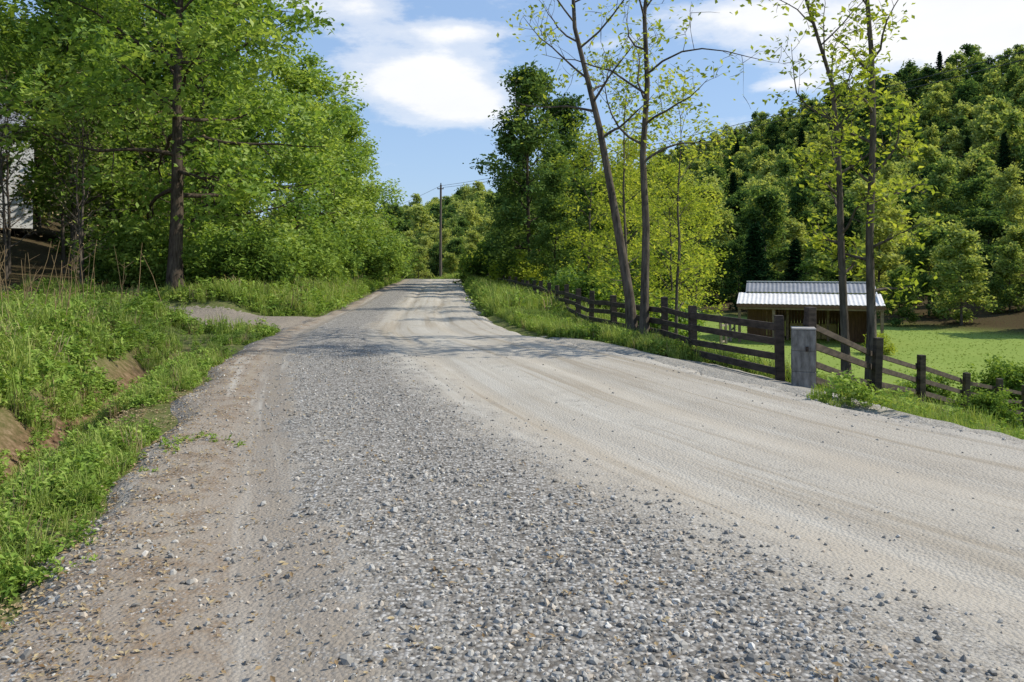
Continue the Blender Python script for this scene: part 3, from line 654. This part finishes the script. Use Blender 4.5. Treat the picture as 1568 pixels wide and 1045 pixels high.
# ------- utility pole
POLEM=simplemat('utility_pole_wood',(.07,.055,.045),(.17,.14,.11),6,.9,stretch=(3,3,.3))
def upole(x,y,h):
    up=bpy.data.objects.new('utility_pole',None); sc.collection.objects.link(up); z=float(H(x,y)); up.location=(x,y,z)
    B=Build(); B.tube(np.array([[0,0,-.3],[0,0,h*.5],[.03,0,h]]),[.17,.14,.11],12,m=0); add_obj('pole',B.mesh('pole',[POLEM]),parent=up)
    mb=MB(); mb.bb((-.35,-.17,h-.5),(.35,-.115,h-.40)); mb.bb((-.03,-.03,h-.0),(.09,.03,h+.22))
    for x0 in (-.3,.3): mb.bb((x0-.04,-.18,h-.398),(x0+.04,-.10,h-.28))
    add_obj('crossarm',mb.mesh('crossarm',POLEM),parent=up); return Vector((x,y,z+h))
pa=upole(-8.0,90,11.0); pb=upole(23,21,12.9)
B=Build()
def wire(a,b,sag):
    t=np.linspace(0,1,40)[:,None]; p=np.array(a)[None]*(1-t)+np.array(b)[None]*t; p[:,2]-=sag*4*(t[:,0]*(1-t[:,0])); B.tube(p,np.full(40,.018),4,m=0)
wire(pa+Vector((0,0,-.1)),pb+Vector((0,0,-.1)),.7); wire(pa+Vector((.3,0,-.28)),pb+Vector((.3,0,-.28)),.8)
wire(pa+Vector((0,0,-.1)),Vector((-40,170,9)),1.0)
add_obj('power_lines',B.mesh('power_lines',[simplemat('wire',(.02,.02,.02),(.04,.04,.04),3,.5)]))
mb=MB(); gz=float(H(-11.6,70.5))
for x0 in (-12.1,-10.8): mb.bb((x0-.06,70.5,gz-.2),(x0+.06,70.62,gz+1.5))
for k in range(3): mb.bb((-12.1,70.44,gz+.4+.4*k),(-10.8,70.49,gz+.5+.4*k))
add_obj('farm_gate',mb.mesh('farm_gate',WOOD))
# ------------------------------------------------------------------ light, sky, camera
sund=Vector((.98,.10,0)).normalized()*math.cos(math.radians(43))+Vector((0,0,math.sin(math.radians(43))))
sl=bpy.data.lights.new('sun','SUN'); sl.energy=5.0; sl.angle=math.radians(.53); sl.color=(1,.94,.82)
so=bpy.data.objects.new('sun',sl); sc.collection.objects.link(so); so.rotation_euler=sund.to_track_quat('Z','Y').to_euler(); so.location=(30,0,40)
wd_=bpy.data.worlds.new('World'); sc.world=wd_; wd_.use_nodes=True; nt=wd_.node_tree; nt.nodes.clear()
sky=nt.nodes.new('ShaderNodeTexSky'); sky.sky_type='NISHITA'; sky.sun_disc=False; sky.sun_elevation=math.radians(43); sky.sun_rotation=math.radians(84); sky.air_density=1.0; sky.dust_density=.8; sky.ozone_density=1.3
tc=nt.nodes.new('ShaderNodeTexCoord'); sp=nt.nodes.new('ShaderNodeSeparateXYZ'); L(nt,tc.outputs['Generated'],sp.inputs[0])
mp=nt.nodes.new('ShaderNodeMapping'); mp.inputs['Scale'].default_value=(5,5,13); L(nt,tc.outputs['Generated'],mp.inputs[0])
cn=noise(nt,mp.outputs[0],1.0,7,.62)
def blob(u,v,hu,hv,amp):
    a=(u-784)/1230; b=(400-v)/1230; k=1/math.sqrt(1+a*a+b*b)
    dx=mth(nt,'DIVIDE',mth(nt,'SUBTRACT',sp.outputs[0],a*k),hu/1230*k); dz=mth(nt,'DIVIDE',mth(nt,'SUBTRACT',sp.outputs[2],b*k),hv/1230*k)
    r2=mth(nt,'ADD',mth(nt,'MULTIPLY',dx,dx),mth(nt,'MULTIPLY',dz,dz))
    return mth(nt,'MULTIPLY',mth(nt,'EXPONENT',mth(nt,'MULTIPLY',r2,-.8)),amp)
tot=None
for b in [(620,120,135,38,.47),(710,165,90,30,.46),(1500,30,190,65,.58),(1170,18,110,28,.40),(540,8,95,20,.34),(680,50,110,12,.28),(1212,130,40,8,.34),(780,-250,500,70,.3),(1800,-80,400,80,.35)]:
    bb=blob(*b); tot=bb if tot is None else mth(nt,'ADD',tot,bb)
cf=ramp(nt,mth(nt,'ADD',cn,tot),[(.60,0.0),(.74,.5),(.94,1.0)],'EASE')
skyc=mixc(nt,.55,sky.outputs[0],(2.5,3.9,6.4))
cc=mixc(nt,cn,(5.9,6.1,6.5),(7.3,7.3,7.3))
fin=mixc(nt,cf,skyc,cc)
bg=nt.nodes.new('ShaderNodeBackground'); bg.inputs['Strength'].default_value=.15; L(nt,fin,bg.inputs[0])
wo=nt.nodes.new('ShaderNodeOutputWorld'); L(nt,bg.outputs[0],wo.inputs[0])
cam=bpy.data.cameras.new('camera'); co_=bpy.data.objects.new('camera',cam); sc.collection.objects.link(co_); sc.camera=co_
co_.location=(0,0,1.6); co_.rotation_euler=(math.radians(90),0,0)
cam.sensor_width=36; cam.lens=36*1230/1568; cam.shift_y=-(522.5-400)/1568; cam.clip_start=.05; cam.clip_end=3000
sc.view_settings.view_transform='Standard'; sc.view_settings.look='None'; sc.view_settings.exposure=0
